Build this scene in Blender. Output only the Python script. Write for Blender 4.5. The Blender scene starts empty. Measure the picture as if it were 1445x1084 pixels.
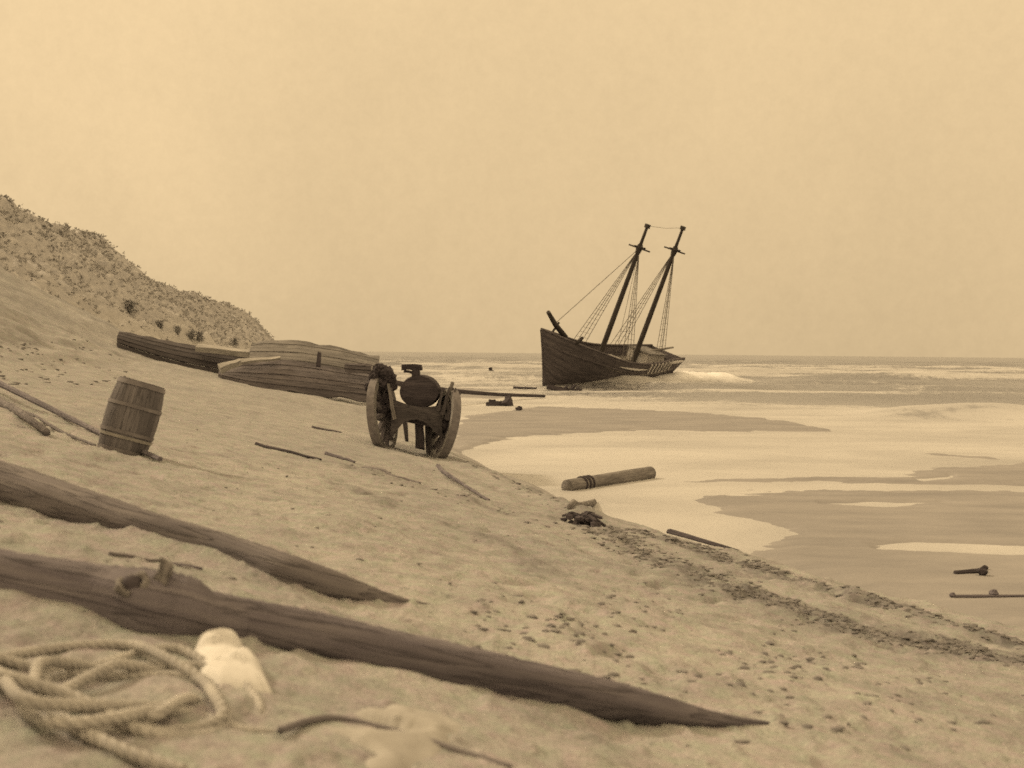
import bpy, math, random
import numpy as np
from mathutils import Vector, Matrix
random.seed(7); RNG = np.random.default_rng(11)
S = bpy.context.scene; COL = S.collection
PI = math.pi
# ------------------------------------------------------------------ camera
W, H, F = 1445.0, 1084.0, 1744.0
CAMZ = 3.0
PITCH = math.radians(1.45); ROLL = math.radians(0.55)
Fw = Vector((0, math.cos(PITCH), -math.sin(PITCH)))
R0 = Vector((1, 0, 0)); U0 = R0.cross(Fw)
Rv = R0*math.cos(ROLL) + U0*math.sin(ROLL); Uv = U0*math.cos(ROLL) - R0*math.sin(ROLL)
CP = Vector((0, 0, CAMZ))
cam = bpy.data.cameras.new('camera'); camo = bpy.data.objects.new('camera', cam); COL.objects.link(camo)
camo.matrix_world = Matrix(((Rv.x, Uv.x, -Fw.x, 0), (Rv.y, Uv.y, -Fw.y, 0), (Rv.z, Uv.z, -Fw.z, CAMZ), (0, 0, 0, 1)))
cam.sensor_width = 36; cam.lens = 36*F/W; cam.clip_start = .05; cam.clip_end = 30000
cam.dof.use_dof = True; cam.dof.focus_distance = 45; cam.dof.aperture_fstop = cam.lens/1000/0.012
S.camera = camo

def ray(px, py): return (Fw + Rv*((px-W/2)/F) + Uv*((H/2-py)/F))
def proj(p):
    d = Vector(p)-CP; w = d.dot(Fw)
    return (W/2+F*d.dot(Rv)/w, H/2-F*d.dot(Uv)/w, w)
def at_y(px, py, Y):                      # the point on the pixel's ray at distance Y
    d = ray(px, py); return CP + d*(Y/d.y)
def at_z(px, py, z):
    d = ray(px, py); return CP + d*((z-CAMZ)/d.z)

# ------------------------------------------------------------------ noise
def _hash(i, j, s):
    n = (i.astype(np.int64)*374761393 + j.astype(np.int64)*668265263 + s*974634777) & 0x7fffffff
    n = ((n ^ (n >> 13))*1274126177) & 0x7fffffff
    n = n ^ (n >> 16)
    return (n & 0xffff)/65535.0
def vnoise(x, y, s=0):
    x = np.asarray(x, float); y = np.asarray(y, float)
    i = np.floor(x); j = np.floor(y); u = x-i; v = y-j
    u = u*u*(3-2*u); v = v*v*(3-2*v)
    a = _hash(i, j, s); b = _hash(i+1, j, s); c = _hash(i, j+1, s); d = _hash(i+1, j+1, s)
    return (a*(1-u)+b*u)*(1-v)+(c*(1-u)+d*u)*v
def fbm(x, y, s=0, o=4, g=.5):
    r = 0; a = 1; t = 0
    for k in range(o):
        r = r+a*vnoise(np.asarray(x)*2**k+17.3*k, np.asarray(y)*2**k-9.1*k, s+k); t += a; a *= g
    return r/t
def sstep(a, b, x):
    t = np.clip((np.asarray(x, float)-a)/(b-a), 0, 1); return t*t*(3-2*t)

# ------------------------------------------------------------------ terrain height
_toe = [at_z(x, y, 0) for x, y in ((1445, 905), (1000, 776), (830, 720), (650, 640))]
TY = [-10, 2, 7] + [p.y for p in _toe] + [60, 87, 120, 150, 250, 700]
TX = [12.5, 10.3, 8.3] + [p.x for p in _toe] + [-5.0, -11.5, -22, -34, -80, -300]
def toe(Y): return np.interp(Y, TY, TX)
PU = [-1, 0, .7, 2, 5, 9.3, 12, 14, 18, 25, 60, 900]
PZ = [0, 0, .26, .55, 1.08, 1.87, 2.45, 3.1, 5.2, 8.6, 15, 15]
def prof(u): return np.interp(u, PU, PZ)
def poly(pts): return np.array([[at_z(x, y, 0).x, at_z(x, y, 0).y] for x, y in pts])
BARS = [poly(p) for p in (
    [(636, 604), (655, 588), (700, 580), (760, 573), (900, 578), (1000, 583), (1100, 592), (1150, 601), (1190, 611), (1100, 611), (1000, 609), (900, 608), (800, 613), (720, 621), (680, 632), (636, 642)],
    [(985, 697), (1100, 693), (1250, 689), (1380, 690), (1700, 683), (1900, 790), (1700, 980), (1300, 860), (1110, 806), (1030, 772), (1075, 762), (1105, 748), (1060, 737), (992, 724), (1002, 716), (976, 706)],
    [(905, 683), (1000, 675), (1100, 673), (1250, 671), (1330, 661), (1445, 648), (1800, 630), (1800, 682), (1445, 688), (1260, 684), (1100, 681), (1000, 683)],
    [(1225, 640), (1320, 639), (1400, 645), (1470, 655), (1400, 650), (1320, 643)],
    [(628, 546), (690, 549), (760, 559), (700, 563), (636, 562)],
)]
PONDS = [poly(p) for p in ([(1158, 711), (1230, 708), (1330, 709), (1345, 712), (1240, 716)], [(1236, 775), (1300, 769), (1450, 771), (1700, 769), (1700, 783), (1450, 782), (1300, 779)],
                           [(1290, 676), (1345, 672), (1350, 675), (1300, 679)])]
def sd_poly(P, X, Y):
    """signed distance, + inside; distance across (Y) is squeezed because the bars lie far off"""
    k = .35
    d2 = np.full(X.shape, 1e18); ins = np.zeros(X.shape, bool); n = len(P)
    for i in range(n):
        ax, ay = P[i]; bx, by = P[(i+1) % n]
        ex, ey = bx-ax, (by-ay)*k
        wx, wy = X-ax, (Y-ay)*k
        t = np.clip((wx*ex+wy*ey)/(ex*ex+ey*ey+1e-12), 0, 1)
        d2 = np.minimum(d2, (wx-ex*t)**2+(wy-ey*t)**2)
        c = ((ay > Y) != (by > Y)) & (X < (bx-ax)*(Y-ay)/(by-ay+1e-12)+ax)
        ins ^= c
    d = np.sqrt(d2); return np.where(ins, d, -d)
BANDS = []; MOUNDS = []
def band_w(X, Y, bi):
    P_, sig, amp = BANDS[bi]; out_ = np.zeros(X.shape)
    m = (X > P_[:, 0].min()-2.5) & (X < P_[:, 0].max()+2.5) & (Y > P_[:, 1].min()-2.5) & (Y < P_[:, 1].max()+2.5)
    if not m.any(): return out_
    xs, ys = X[m], Y[m]; d2 = np.full(xs.shape, 1e9)
    for i in range(len(P_)-1):
        ex, ey = P_[i+1]-P_[i]; t = np.clip(((xs-P_[i, 0])*ex+(ys-P_[i, 1])*ey)/(ex*ex+ey*ey+1e-9), 0, 1)
        d2 = np.minimum(d2, (xs-P_[i, 0]-ex*t)**2+(ys-P_[i, 1]-ey*t)**2)
    wob = (fbm(xs*.8, ys*.5, 171+bi, 3)-.5)*1.6*sig
    out_[m] = amp*np.exp(-((np.sqrt(d2)+wob)/sig)**2); return out_
def height(X, Y, detail=False):
    X = np.atleast_1d(np.asarray(X, float)); Y = np.atleast_1d(np.asarray(Y, float))
    wob = (fbm(X*.12+3, Y*.12, 5, 3)-.5)*2.0
    u = toe(Y)-X + wob*np.clip(Y/40, 0, 1)*sstep(-6, 3, toe(Y)-X)
    z = prof(u)
    z = z + (fbm(X*.22, Y*.16, 9, 3)-.5)*.5*sstep(0, 6, u)*sstep(14, 40, Y)
    z = z - .05*sstep(.2, -1.2, u) - .9*sstep(-20, -160, u)
    m = (u < 3) & (Y > 8) & (Y < 110) & (X > -15) & (X < 45)
    if m.any():
        xs, ys = X[m], Y[m]; b = np.zeros(xs.shape)
        jit = (fbm(xs*.45, ys*.95, 21, 5, .65)-.5)*1.0
        for P in BARS: b = np.maximum(b, sstep(-.16, .5, sd_poly(P, xs, ys)+jit*np.clip(ys/30, .4, 1.2)))
        for P in PONDS: b = b*(1-.95*sstep(-.14, .12, sd_poly(P, xs, ys)+jit*.35))
        z[m] = z[m] + b*.10*sstep(.8, -.2, u[m])
    if detail:
        dry = sstep(.05, .6, u)
        nr = sstep(45, 10, Y)
        z = z + dry*(fbm(X*.9, Y*.7, 31, 4)-.5)*.16
        z = z + dry*nr*((fbm(X*5, Y*3.2, 41, 3)-.5)*.045)
        # hollows trodden and blown into the dry sand
        pit = np.clip(vnoise(X*4.3+.4*np.sin(Y*3), Y*3.1, 51)-.66, 0, 1)*np.clip(fbm(X*.7, Y*.5, 55, 2)-.34, 0, 1)
        z = z - dry*sstep(32, 14, Y)*pit*.75
        z = z + dry*nr*np.clip(vnoise(X*16, Y*11, 61)-.72, 0, 1)*.08
        # coarse cobbly sand on the high beach
        hi = sstep(10, 13, u)*sstep(25, 40, Y)
        z = z + hi*(fbm(X*.8, Y*.5, 71, 3)-.5)*.5
        z = z + (1-dry)*(fbm(X*.6, Y*.25, 81, 3)-.5)*.02*sstep(-60, -5, u)
        for bi in range(len(BANDS)):
            bd = band_w(X, Y, bi)
            z = z + bd*(fbm(X*3.4, Y*2.2, 111+bi, 4, .6)-.42)*.26*np.clip(Y/16, .5, 1.2)
        for P_, R_ in MOUNDS:                     # sand blown and washed up against the timbers
            m = (X > P_[:, 0].min()-1) & (X < P_[:, 0].max()+1) & (Y > P_[:, 1].min()-1) & (Y < P_[:, 1].max()+1)
            if not m.any(): continue
            xs, ys = X[m], Y[m]; bd2 = np.full(xs.shape, 1e9); br = np.zeros(xs.shape)
            for i in range(len(P_)-1):
                ex, ey = P_[i+1]-P_[i]; t = np.clip(((xs-P_[i, 0])*ex+(ys-P_[i, 1])*ey)/(ex*ex+ey*ey+1e-9), 0, 1)
                d2 = (xs-P_[i, 0]-ex*t)**2+(ys-P_[i, 1]-ey*t)**2; c = d2 < bd2
                bd2 = np.where(c, d2, bd2); br = np.where(c, R_[i]*(1-t)+R_[i+1]*t, br)
            d_ = np.sqrt(bd2); nz = fbm(xs*2.6, ys*2.6, 121, 3)
            z[m] = z[m] + br*(np.exp(-(d_/(br*1.9+.02))**2)*(.15+1.0*np.clip(nz-.3, 0, 1)) - .28*np.exp(-((d_-br*2.6)/(br*1.0+.02))**2)*(nz > .42)*np.clip((nz-.42)*6, 0, 1))
        # sea-cut scarplets along the drift line
        sc = np.sin(u*4.2+2.5*fbm(X*.3, Y*.3, 91, 2))
        z = z + sstep(.2, .7, u)*sstep(3.6, 2.2, u)*sc*.035
    return z
def h1(x, y, detail=False): return float(height(x, y, detail)[0])
def ground(px, py, detail=False, ymax=400):
    d = ray(px, py); Ys = np.concatenate([np.linspace(1.5, 12, 220), np.geomspace(12.05, ymax, 700)])
    P = np.array([[CP[i]+d[i]*Y/d.y for i in range(3)] for Y in Ys])
    below = P[:, 2] < height(P[:, 0], P[:, 1], detail)
    k = int(np.argmax(below)) if below.any() else len(Ys)-1
    a, b = Ys[max(k-1, 0)], Ys[k]
    for _ in range(18):
        m = (a+b)/2; p = CP+d*(m/d.y)
        if p.z < h1(p.x, p.y, detail): b = m
        else: a = m
    return CP+d*(b/d.y)

def gline(pts): return np.array([[g_.x, g_.y] for g_ in (ground(*p) for p in pts)])
_b = [(gline([(822, 730), (870, 744), (945, 766), (1040, 796), (1120, 824), (1250, 862), (1350, 886), (1480, 922)]), .36, 1.0),
      (gline([(850, 754), (960, 800), (1050, 840), (1130, 868), (1230, 896), (1330, 918), (1480, 948)]), .45, .95),
      (gline([(470, 655), (560, 678), (640, 700), (720, 722), (830, 735)]), .5, .6),
      (gline([(480, 685), (600, 730), (720, 775), (860, 840)]), .22, .55),
      (gline([(640, 652), (720, 680), (800, 712), (825, 726)]), .3, .6)]
BANDS += _b
# ------------------------------------------------------------------ materials
def nodes(name):
    m = bpy.data.materials.new(name); m.use_nodes = True; nt = m.node_tree
    for n in list(nt.nodes): nt.nodes.remove(n)
    o = nt.nodes.new('ShaderNodeOutputMaterial'); b = nt.nodes.new('ShaderNodeBsdfPrincipled')
    nt.links.new(b.outputs[0], o.inputs[0])
    return m, nt, b
class G:
    def __init__(s, nt): s.nt = nt
    def n(s, t, **k):
        x = s.nt.nodes.new(t)
        for a, v in k.items(): setattr(x, a, v)
        return x
    def l(s, a, b): s.nt.links.new(a, b)
    def coord(s, kind='Object', scale=(1, 1, 1)):
        tc = s.n('ShaderNodeTexCoord'); mp = s.n('ShaderNodeMapping'); mp.inputs['Scale'].default_value = scale
        s.l(tc.outputs[kind], mp.inputs[0]); return mp.outputs[0]
    def noise(s, vec, sc, det=4, rough=.55, dist=0):
        x = s.n('ShaderNodeTexNoise'); x.inputs['Scale'].default_value = sc; x.inputs['Detail'].default_value = det
        x.inputs['Roughness'].default_value = rough; x.inputs['Distortion'].default_value = dist
        s.l(vec, x.inputs['Vector']); return x.outputs[0]
    def ramp(s, v, a, b, c0=(0, 0, 0, 1), c1=(1, 1, 1, 1)):
        r = s.n('ShaderNodeValToRGB'); e = r.color_ramp.elements
        e[0].position = a; e[1].position = b; e[0].color = c0; e[1].color = c1
        s.l(v, r.inputs[0]); return r.outputs[0]
    def mix(s, f, a, b, mode='MIX'):
        x = s.n('ShaderNodeMix', data_type='RGBA', blend_type=mode)
        for sock, v in ((0, f), (6, a), (7, b)):
            if hasattr(v, 'links'): s.l(v, x.inputs[sock])
            elif sock == 0: x.inputs[0].default_value = v
            else: x.inputs[sock].default_value = (*v[:3], 1)
        return x.outputs[2]
    def math(s, op, a, b=0.0):
        x = s.n('ShaderNodeMath', operation=op)
        for i, v in ((0, a), (1, b)):
            if hasattr(v, 'links'): s.l(v, x.inputs[i])
            else: x.inputs[i].default_value = v
        return x.outputs[0]
    def bump(s, h, b, strength=.5, dist=.02, prev=None):
        x = s.n('ShaderNodeBump'); x.inputs['Strength'].default_value = strength; x.inputs['Distance'].default_value = dist
        s.l(h, x.inputs['Height'])
        if prev is not None: s.l(prev, x.inputs['Normal'])
        if b is not None: s.l(x.outputs[0], b.inputs['Normal'])
        return x.outputs[0]

def wood(name, dark, light, kind='UV', scale=(1.2, 14, 1), bump=.5, dist=.012, rough=.85):
    m, nt, b = nodes(name); g = G(nt); v = g.coord(kind, scale)
    grain = g.noise(v, 3.0, 6, .65, .4); big = g.noise(g.coord(kind, tuple(.35*x if x < 4 else .12*x for x in scale)), 2.2, 4, .6)
    c = g.mix(g.ramp(grain, .3, .72), dark, light)
    c = g.mix(g.math('MULTIPLY', g.ramp(big, .38, .62), .7), c, tuple(x*.6 for x in dark))
    # rubbed and salt-bleached flecks
    fl = g.ramp(g.noise(v, 9, 3, .6), .66, .78)
    c = g.mix(g.math('MULTIPLY', fl, .35), c, tuple(min(1, x*1.5) for x in light))
    # long drying cracks
    cn = g.noise(g.coord(kind, (scale[0]*.5, scale[1]*.55, scale[2])), 2.6, 3, .5, .25)
    ck_ = g.ramp(g.math('ABSOLUTE', g.math('SUBTRACT', cn, .5)), .004, .03, (1, 1, 1, 1), (0, 0, 0, 1))
    c = g.mix(g.math('MULTIPLY', ck_, .6), c, tuple(x*.4 for x in dark))
    g.l(c, b.inputs['Base Color']); b.inputs['Roughness'].default_value = rough; b.inputs['Specular IOR Level'].default_value = .2
    g.bump(g.math('SUBTRACT', grain, g.math('MULTIPLY', ck_, .8)), b, bump, dist); return m
def plain(name, c, c2=None, rough=.8, sc=3, spec=.25, bump=.2, dist=.01):
    m, nt, b = nodes(name); g = G(nt); v = g.coord('Object'); n = g.noise(v, sc, 5, .6)
    c2 = c2 or tuple(x*.7 for x in c)
    g.l(g.mix(g.ramp(n, .35, .68), c, c2), b.inputs['Base Color']); b.inputs['Roughness'].default_value = rough
    b.inputs['Specular IOR Level'].default_value = spec
    g.bump(g.noise(v, sc*6, 4, .6), b, bump, dist); return m

def sand_material():
    m, nt, b = nodes('sand'); g = G(nt); v = g.coord('Object')
    vl = g.coord('Object', (1, .55, 1))
    big = g.noise(vl, .35, 5, .6); mid = g.noise(v, 2.6, 6, .65); fine = g.noise(v, 60, 4, .75); sp = g.noise(v, 22, 3, .6)
    c = g.mix(g.ramp(big, .3, .7), (.30, .30, .302), (.405, .40, .39))
    c = g.mix(g.math('MULTIPLY', g.ramp(mid, .42, .72), .55), c, (.165, .165, .172))
    c = g.mix(g.math('MULTIPLY', g.ramp(sp, .58, .74), .42), c, (.13, .125, .14))
    fa = g.mix(g.ramp(fine, .25, .75), (.66, .67, .67), (1.30, 1.27, 1.26))
    c = g.mix(1.0, c, fa, 'MULTIPLY')
    # grains of several minerals: a faint rosy and greenish mottle
    c = g.mix(1.0, c, g.mix(g.ramp(g.noise(g.coord('Object', (1.0, .8, 1.3)), 9, 5, .75), .36, .64), (1.07, .97, 1.02), (.95, 1.03, .93)), 'MULTIPLY')
    # damp ground low down
    at = g.n('ShaderNodeAttribute', attribute_name='damp').outputs['Fac']
    wet = g.mix(g.ramp(g.noise(g.coord('Object', (.35, .9, 1)), .9, 6, .66), .3, .7), (.24, .232, .232), (.345, .33, .32))
    wet = g.mix(.55, wet, g.mix(1.0, wet, fa, 'MULTIPLY'))
    c = g.mix(at, c, wet)
    dr = g.n('ShaderNodeAttribute', attribute_name='drift').outputs['Fac']      # weed-stained sand of the drift lines
    c = g.mix(g.math('MULTIPLY', dr, g.ramp(g.noise(vl, 5, 5, .7), .30, .56)), c, (.12, .115, .12))
    g.l(c, b.inputs['Base Color']); b.inputs['Roughness'].default_value = .9; b.inputs['Specular IOR Level'].default_value = .12
    h = g.math('ADD', g.math('MULTIPLY', mid, .8), g.math('ADD', g.math('MULTIPLY', sp, .35), g.math('MULTIPLY', fine, .12)))
    st = g.math('SUBTRACT', 1.0, g.math('MULTIPLY', at, .75))
    bp = g.n('ShaderNodeBump'); bp.inputs['Distance'].default_value = .05; g.l(h, bp.inputs['Height']); g.l(g.math('MULTIPLY', st, .8), bp.inputs['Strength'])
    g.l(bp.outputs[0], b.inputs['Normal']); return m
def sea_material():
    m, nt, b = nodes('sea_water'); g = G(nt)
    v = g.coord('Object', (1, .45, 1)); at = g.n('ShaderNodeAttribute', attribute_name='foam').outputs['Fac']
    n1 = g.noise(g.coord('Object', (.12, .22, 1)), 1.0, 7, .62, .6); n2 = g.noise(v, 1.6, 6, .7, .4)
    s = g.math('ADD', at, g.math('ADD', g.math('MULTIPLY', g.math('SUBTRACT', n1, .5), 1.1), g.math('MULTIPLY', g.math('SUBTRACT', n2, .5), .85)))
    f = g.ramp(s, .40, .66)
    c = g.mix(f, (.19, .186, .19), g.mix(g.ramp(n1, .3, .7), (.37, .36, .348), (.56, .545, .52)))
    sa = g.n('ShaderNodeAttribute', attribute_name='surf').outputs['Fac']
    c = g.mix(g.ramp(g.math('ADD', sa, g.math('MULTIPLY', g.math('SUBTRACT', n2, .5), .6)), .25, .8), c, (.84, .83, .81))          # thick churned surf
    g.l(c, b.inputs['Base Color'])
    g.l(g.math('ADD', g.math('MULTIPLY', f, .35), .22), b.inputs['Roughness'])
    b.inputs['IOR'].default_value = 1.33; b.inputs['Specular IOR Level'].default_value = .42
    h = g.math('ADD', g.noise(v, 1.2, 6, .62, .3), g.math('MULTIPLY', f, .3))
    ch = g.n('ShaderNodeAttribute', attribute_name='chop').outputs['Fac']
    bp = g.n('ShaderNodeBump'); bp.inputs['Distance'].default_value = .22; g.l(h, bp.inputs['Height']); g.l(g.math('MULTIPLY', ch, .8), bp.inputs['Strength'])
    g.l(bp.outputs[0], b.inputs['Normal']); return m
def bluff_material():
    m, nt, b = nodes('bluff_earth'); g = G(nt); v = g.coord('Object')
    at = g.n('ShaderNodeAttribute', attribute_name='scrub').outputs['Fac']
    n = g.noise(v, .45, 7, .68); n2 = g.noise(v, 1.6, 5, .65)
    scr = g.mix(g.ramp(n2, .35, .68), (.36, .35, .35), (.53, .51, .49))
    sand = g.mix(g.ramp(n, .3, .7), (.40, .385, .37), (.52, .50, .47))
    f = g.ramp(g.math('ADD', at, g.math('MULTIPLY', g.math('SUBTRACT', n, .5), 1.3)), .34, .66)
    g.l(g.mix(f, sand, scr), b.inputs['Base Color']); b.inputs['Roughness'].default_value = .95; b.inputs['Specular IOR Level'].default_value = .1
    g.bump(g.math('ADD', n, n2), b, .35, .6); return m
def rope_material():
    m, nt, b = nodes('hemp_rope'); g = G(nt); v = g.coord('UV', (1, 1, 1))
    w = g.n('ShaderNodeTexWave', wave_type='BANDS', bands_direction='DIAGONAL'); w.inputs['Scale'].default_value = 24; w.inputs['Distortion'].default_value = .8
    g.l(v, w.inputs['Vector']); n = g.noise(g.coord('Object'), 9, 4)
    c = g.mix(g.ramp(n, .3, .7), (.34, .327, .315), (.53, .51, .48)); c = g.mix(g.math('MULTIPLY', g.ramp(w.outputs[1], .0, .4), -.0), c, (.3, .28, .27))
    g.l(c, b.inputs['Base Color']); b.inputs['Roughness'].default_value = .95; b.inputs['Specular IOR Level'].default_value = .1
    g.bump(w.outputs[1], b, .6, .009); return m
def cloth_material(name, c1, c2):
    m, nt, b = nodes(name); g = G(nt); v = g.coord('Object'); n = g.noise(v, 7, 5, .6)
    g.l(g.mix(g.ramp(n, .35, .7), c1, c2), b.inputs['Base Color']); b.inputs['Roughness'].default_value = .95; b.inputs['Specular IOR Level'].default_value = .1
    g.bump(g.noise(v, 160, 2), b, .25, .004); return m
M = {}
M['sand'] = sand_material(); M['sea'] = sea_material(); M['bluff'] = bluff_material(); M['rope'] = rope_material()
M['spar'] = wood('spar_timber', (.145, .13, .155), (.245, .225, .24), 'UV', (1.0, 16, 1), .55, .012)
M['log'] = wood('log_timber', (.16, .145, .16), (.27, .25, .25), 'UV', (1.0, 16, 1), .55, .012)
M['drift'] = wood('driftwood', (.19, .175, .175), (.34, .32, .30), 'UV', (1.2, 14, 1), .5, .01)
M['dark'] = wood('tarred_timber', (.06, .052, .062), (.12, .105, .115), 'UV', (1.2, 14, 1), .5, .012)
M['plank'] = wood('hull_planking', (.13, .118, .13), (.22, .20, .205), 'UV', (.6, 5, 1), .5, .02)
M['grey_plank'] = wood('weathered_planking', (.20, .19, .19), (.33, .315, .30), 'UV', (.6, 5, 1), .5, .02)
M['pale'] = wood('pale_timber', (.36, .345, .325), (.54, .515, .48), 'UV', (.8, 8, 1), .3, .01)
M['barrel'] = wood('barrel_stave', (.15, .14, .15), (.25, .233, .24), 'UV', (1.0, 9, 1), .5, .008)
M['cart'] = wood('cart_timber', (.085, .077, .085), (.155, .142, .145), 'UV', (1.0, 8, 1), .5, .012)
M['iron'] = plain('rusted_iron', (.15, .138, .145), (.24, .222, .225), .75, 8, .3)
M['hoop_pale'] = plain('worn_hoop', (.24, .228, .21), (.34, .32, .295), .8, 8, .2)
M['hull'] = wood('ship_hull', (.115, .102, .112), (.20, .18, .182), 'UV', (.7, 6, 1), .5, .02)
M['deck'] = wood('ship_deck', (.24, .225, .21), (.42, .39, .36), 'UV', (.6, 9, 1), .3, .01)
M['mast'] = wood('ship_mast', (.055, .048, .046), (.10, .09, .085), 'UV', (.6, 9, 1), .3, .01)
M['rig'] = plain('tarred_rigging', (.19, .175, .16), None, .9, 4)
M['white'] = plain('weathered_white_paint', (.62, .60, .58), (.45, .43, .41), .7, 6)
M['cloth'] = cloth_material('pale_canvas', (.74, .725, .70), (.60, .585, .56))
M['canvas'] = cloth_material('sandy_canvas', (.44, .425, .40), (.36, .345, .325))
M['weed'] = plain('dried_seaweed', (.15, .143, .148), (.26, .248, .24), .95, 14, .1)
M['shrub_leaf'] = plain('shrub_leaves', (.21, .205, .205), (.33, .32, .31), .9, .6, .1)
M['scrub'] = plain('scrub_leaves', (.35, .342, .335), (.48, .465, .45), .9, .6, .1)

# ------------------------------------------------------------------ mesh builder
class MB:
    def __init__(s): s.v = []; s.f = []; s.uv = []
    def add(s, vs, fs, uvs):
        o = len(s.v); s.v += [tuple(p) for p in vs]
        for f, u in zip(fs, uvs): s.f.append(tuple(i+o for i in f)); s.uv.append(u)
    def tube(s, pts, rad, n=12, jit=0, seed=0, cap=True, twist=0, squash=1.0):
        pts = [Vector(p) for p in pts]; k = len(pts)
        rad = [rad]*k if isinstance(rad, (int, float)) else list(rad)
        rn = random.Random(seed); ph = [rn.uniform(0, 6.28) for _ in range(6)]
        vs = []; L = 0; Ls = []; up = Vector((0, 0, 1)); side = None
        for i in range(k):
            if i: L += (pts[i]-pts[i-1]).length
            Ls.append(L)
            t = (pts[min(i+1, k-1)]-pts[max(i-1, 0)]).normalized()
            if side is None:
                side = t.cross(up)
                if side.length < .2: side = t.cross(Vector((1, 0, 0)))
                side.normalize()
            side = (side-t*side.dot(t)).normalized(); bn = side.cross(t)
            for j in range(n):
                a = 2*PI*j/n+twist*L
                r = rad[i]*(1+jit*(.5*math.sin(2*a+ph[0]+L*1.3)+.3*math.sin(3*a+ph[1]-L*2.1)+.4*math.sin(L*2.7+ph[2])+.25*math.sin(5*a+L*5+ph[3])+.3*rn.uniform(-1, 1)))
                vs.append(pts[i]+side*(math.cos(a)*r)+bn*(math.sin(a)*r*squash))
        fs = []; us = []
        for i in range(k-1):
            for j in range(n):
                j2 = (j+1) % n
                fs.append((i*n+j, i*n+j2, (i+1)*n+j2, (i+1)*n+j))
                c0, c1 = j/n*rad[i]*6.28, (j+1)/n*rad[i]*6.28
                us.append(((Ls[i], c0), (Ls[i], c1), (Ls[i+1], c1), (Ls[i+1], c0)))
        if cap:
            fs.append(tuple(range(n-1, -1, -1))); us.append([(math.cos(6.28*j/n)*rad[0], math.sin(6.28*j/n)*rad[0]) for j in range(n)])
            fs.append(tuple((k-1)*n+j for j in range(n))); us.append([(math.cos(6.28*j/n)*rad[-1], math.sin(6.28*j/n)*rad[-1]) for j in range(n)])
        s.add(vs, fs, us); return s
    def bar(s, p, q, w, t, up=(0, 0, 1), taper=1.0, jit=0, seg=1, bow=0, seed=0):
        """squared timber from p to q: w wide, t thick along up"""
        p, q = Vector(p), Vector(q); d = (q-p); L = d.length; d = d.normalized(); up = Vector(up)
        sd = d.cross(up)
        if sd.length < .05: sd = d.cross(Vector((0, 1, 0)))
        sd.normalize(); nn = sd.cross(d); rn = random.Random(seed)
        vs = []; n = max(1, seg)
        for i in range(n+1):
            f = i/n; c = p+(q-p)*f+nn*(bow*math.sin(PI*f)); k = 1+(taper-1)*f
            for a, b in ((-1, -1), (1, -1), (1, 1), (-1, 1)):
                vs.append(c+sd*(a*w/2*k+rn.uniform(-jit, jit))+nn*(b*t/2*k+rn.uniform(-jit, jit))+d*rn.uniform(-jit, jit)*(2 if i in (0, n) else 0))
        fs = [(3, 2, 1, 0)]; us = [[(0, 0), (w, 0), (w, t), (0, t)]]
        for i in range(n):
            for j in range(4):
                j2 = (j+1) % 4; e = w if j % 2 == 0 else t
                fs.append((i*4+j, i*4+j2, (i+1)*4+j2, (i+1)*4+j)); us.append([(L*i/n, j*.3), (L*i/n, j*.3+e), (L*(i+1)/n, j*.3+e), (L*(i+1)/n, j*.3)])
        o = n*4; fs.append((o, o+1, o+2, o+3)); us.append([(0, 0), (w, 0), (w, t), (0, t)])
        s.add(vs, fs, us); return s
    def grid(s, P, thick=0.0, nrm=None, uvs=None):
        """P[i][j] points; a sheet, or a slab of that thickness"""
        a, b = len(P), len(P[0]); P = [[Vector(x) for x in r] for r in P]
        def uvof(i, j): return uvs[i][j] if uvs else ((P[i][j]-P[i][0]).length, (P[i][j]-P[0][j]).length)
        N = [[None]*b for _ in range(a)]
        for i in range(a):
            for j in range(b):
                e1 = P[min(i+1, a-1)][j]-P[max(i-1, 0)][j]; e2 = P[i][min(j+1, b-1)]-P[i][max(j-1, 0)]
                n = e1.cross(e2); N[i][j] = n.normalized() if n.length > 1e-9 else Vector((0, 0, 1))
        vs = [P[i][j] for i in range(a) for j in range(b)]; fs = []; us = []
        idx = lambda i, j: i*b+j
        for i in range(a-1):
            for j in range(b-1):
                fs.append((idx(i, j), idx(i+1, j), idx(i+1, j+1), idx(i, j+1))); us.append([uvof(i, j), uvof(i+1, j), uvof(i+1, j+1), uvof(i, j+1)])
        if thick:
            o = a*b; vs += [P[i][j]-N[i][j]*thick for i in range(a) for j in range(b)]
            for i in range(a-1):
                for j in range(b-1):
                    fs.append((o+idx(i, j), o+idx(i, j+1), o+idx(i+1, j+1), o+idx(i+1, j))); us.append([uvof(i, j), uvof(i, j+1), uvof(i+1, j+1), uvof(i+1, j)])
            rim = [(idx(i, 0), idx(i+1, 0)) for i in range(a-1)] + [(idx(a-1, j), idx(a-1, j+1)) for j in range(b-1)] + \
                  [(idx(i+1, b-1), idx(i, b-1)) for i in range(a-1)] + [(idx(0, j+1), idx(0, j)) for j in range(b-1)]
            for x, y in rim: fs.append((y, x, o+x, o+y)); us.append([(0, 0), (.3, 0), (.3, thick), (0, thick)])
        s.add(vs, fs, us); return s
    def blob(s, c, r, sub=1, jit=.25, seed=0):
        import bmesh
        bm = bmesh.new(); bmesh.ops.create_icosphere(bm, subdivisions=sub, radius=1); rn = random.Random(seed)
        vs = [Vector(c)+Vector((v.co.x*r[0], v.co.y*r[1], v.co.z*r[2]))*(1+rn.uniform(-jit, jit)) for v in bm.verts]
        fs = [tuple(v.index for v in f.verts) for f in bm.faces]; bm.free()
        s.add(vs, fs, [[(vs[i].x, vs[i].y) for i in f] for f in fs]); return s
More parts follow.
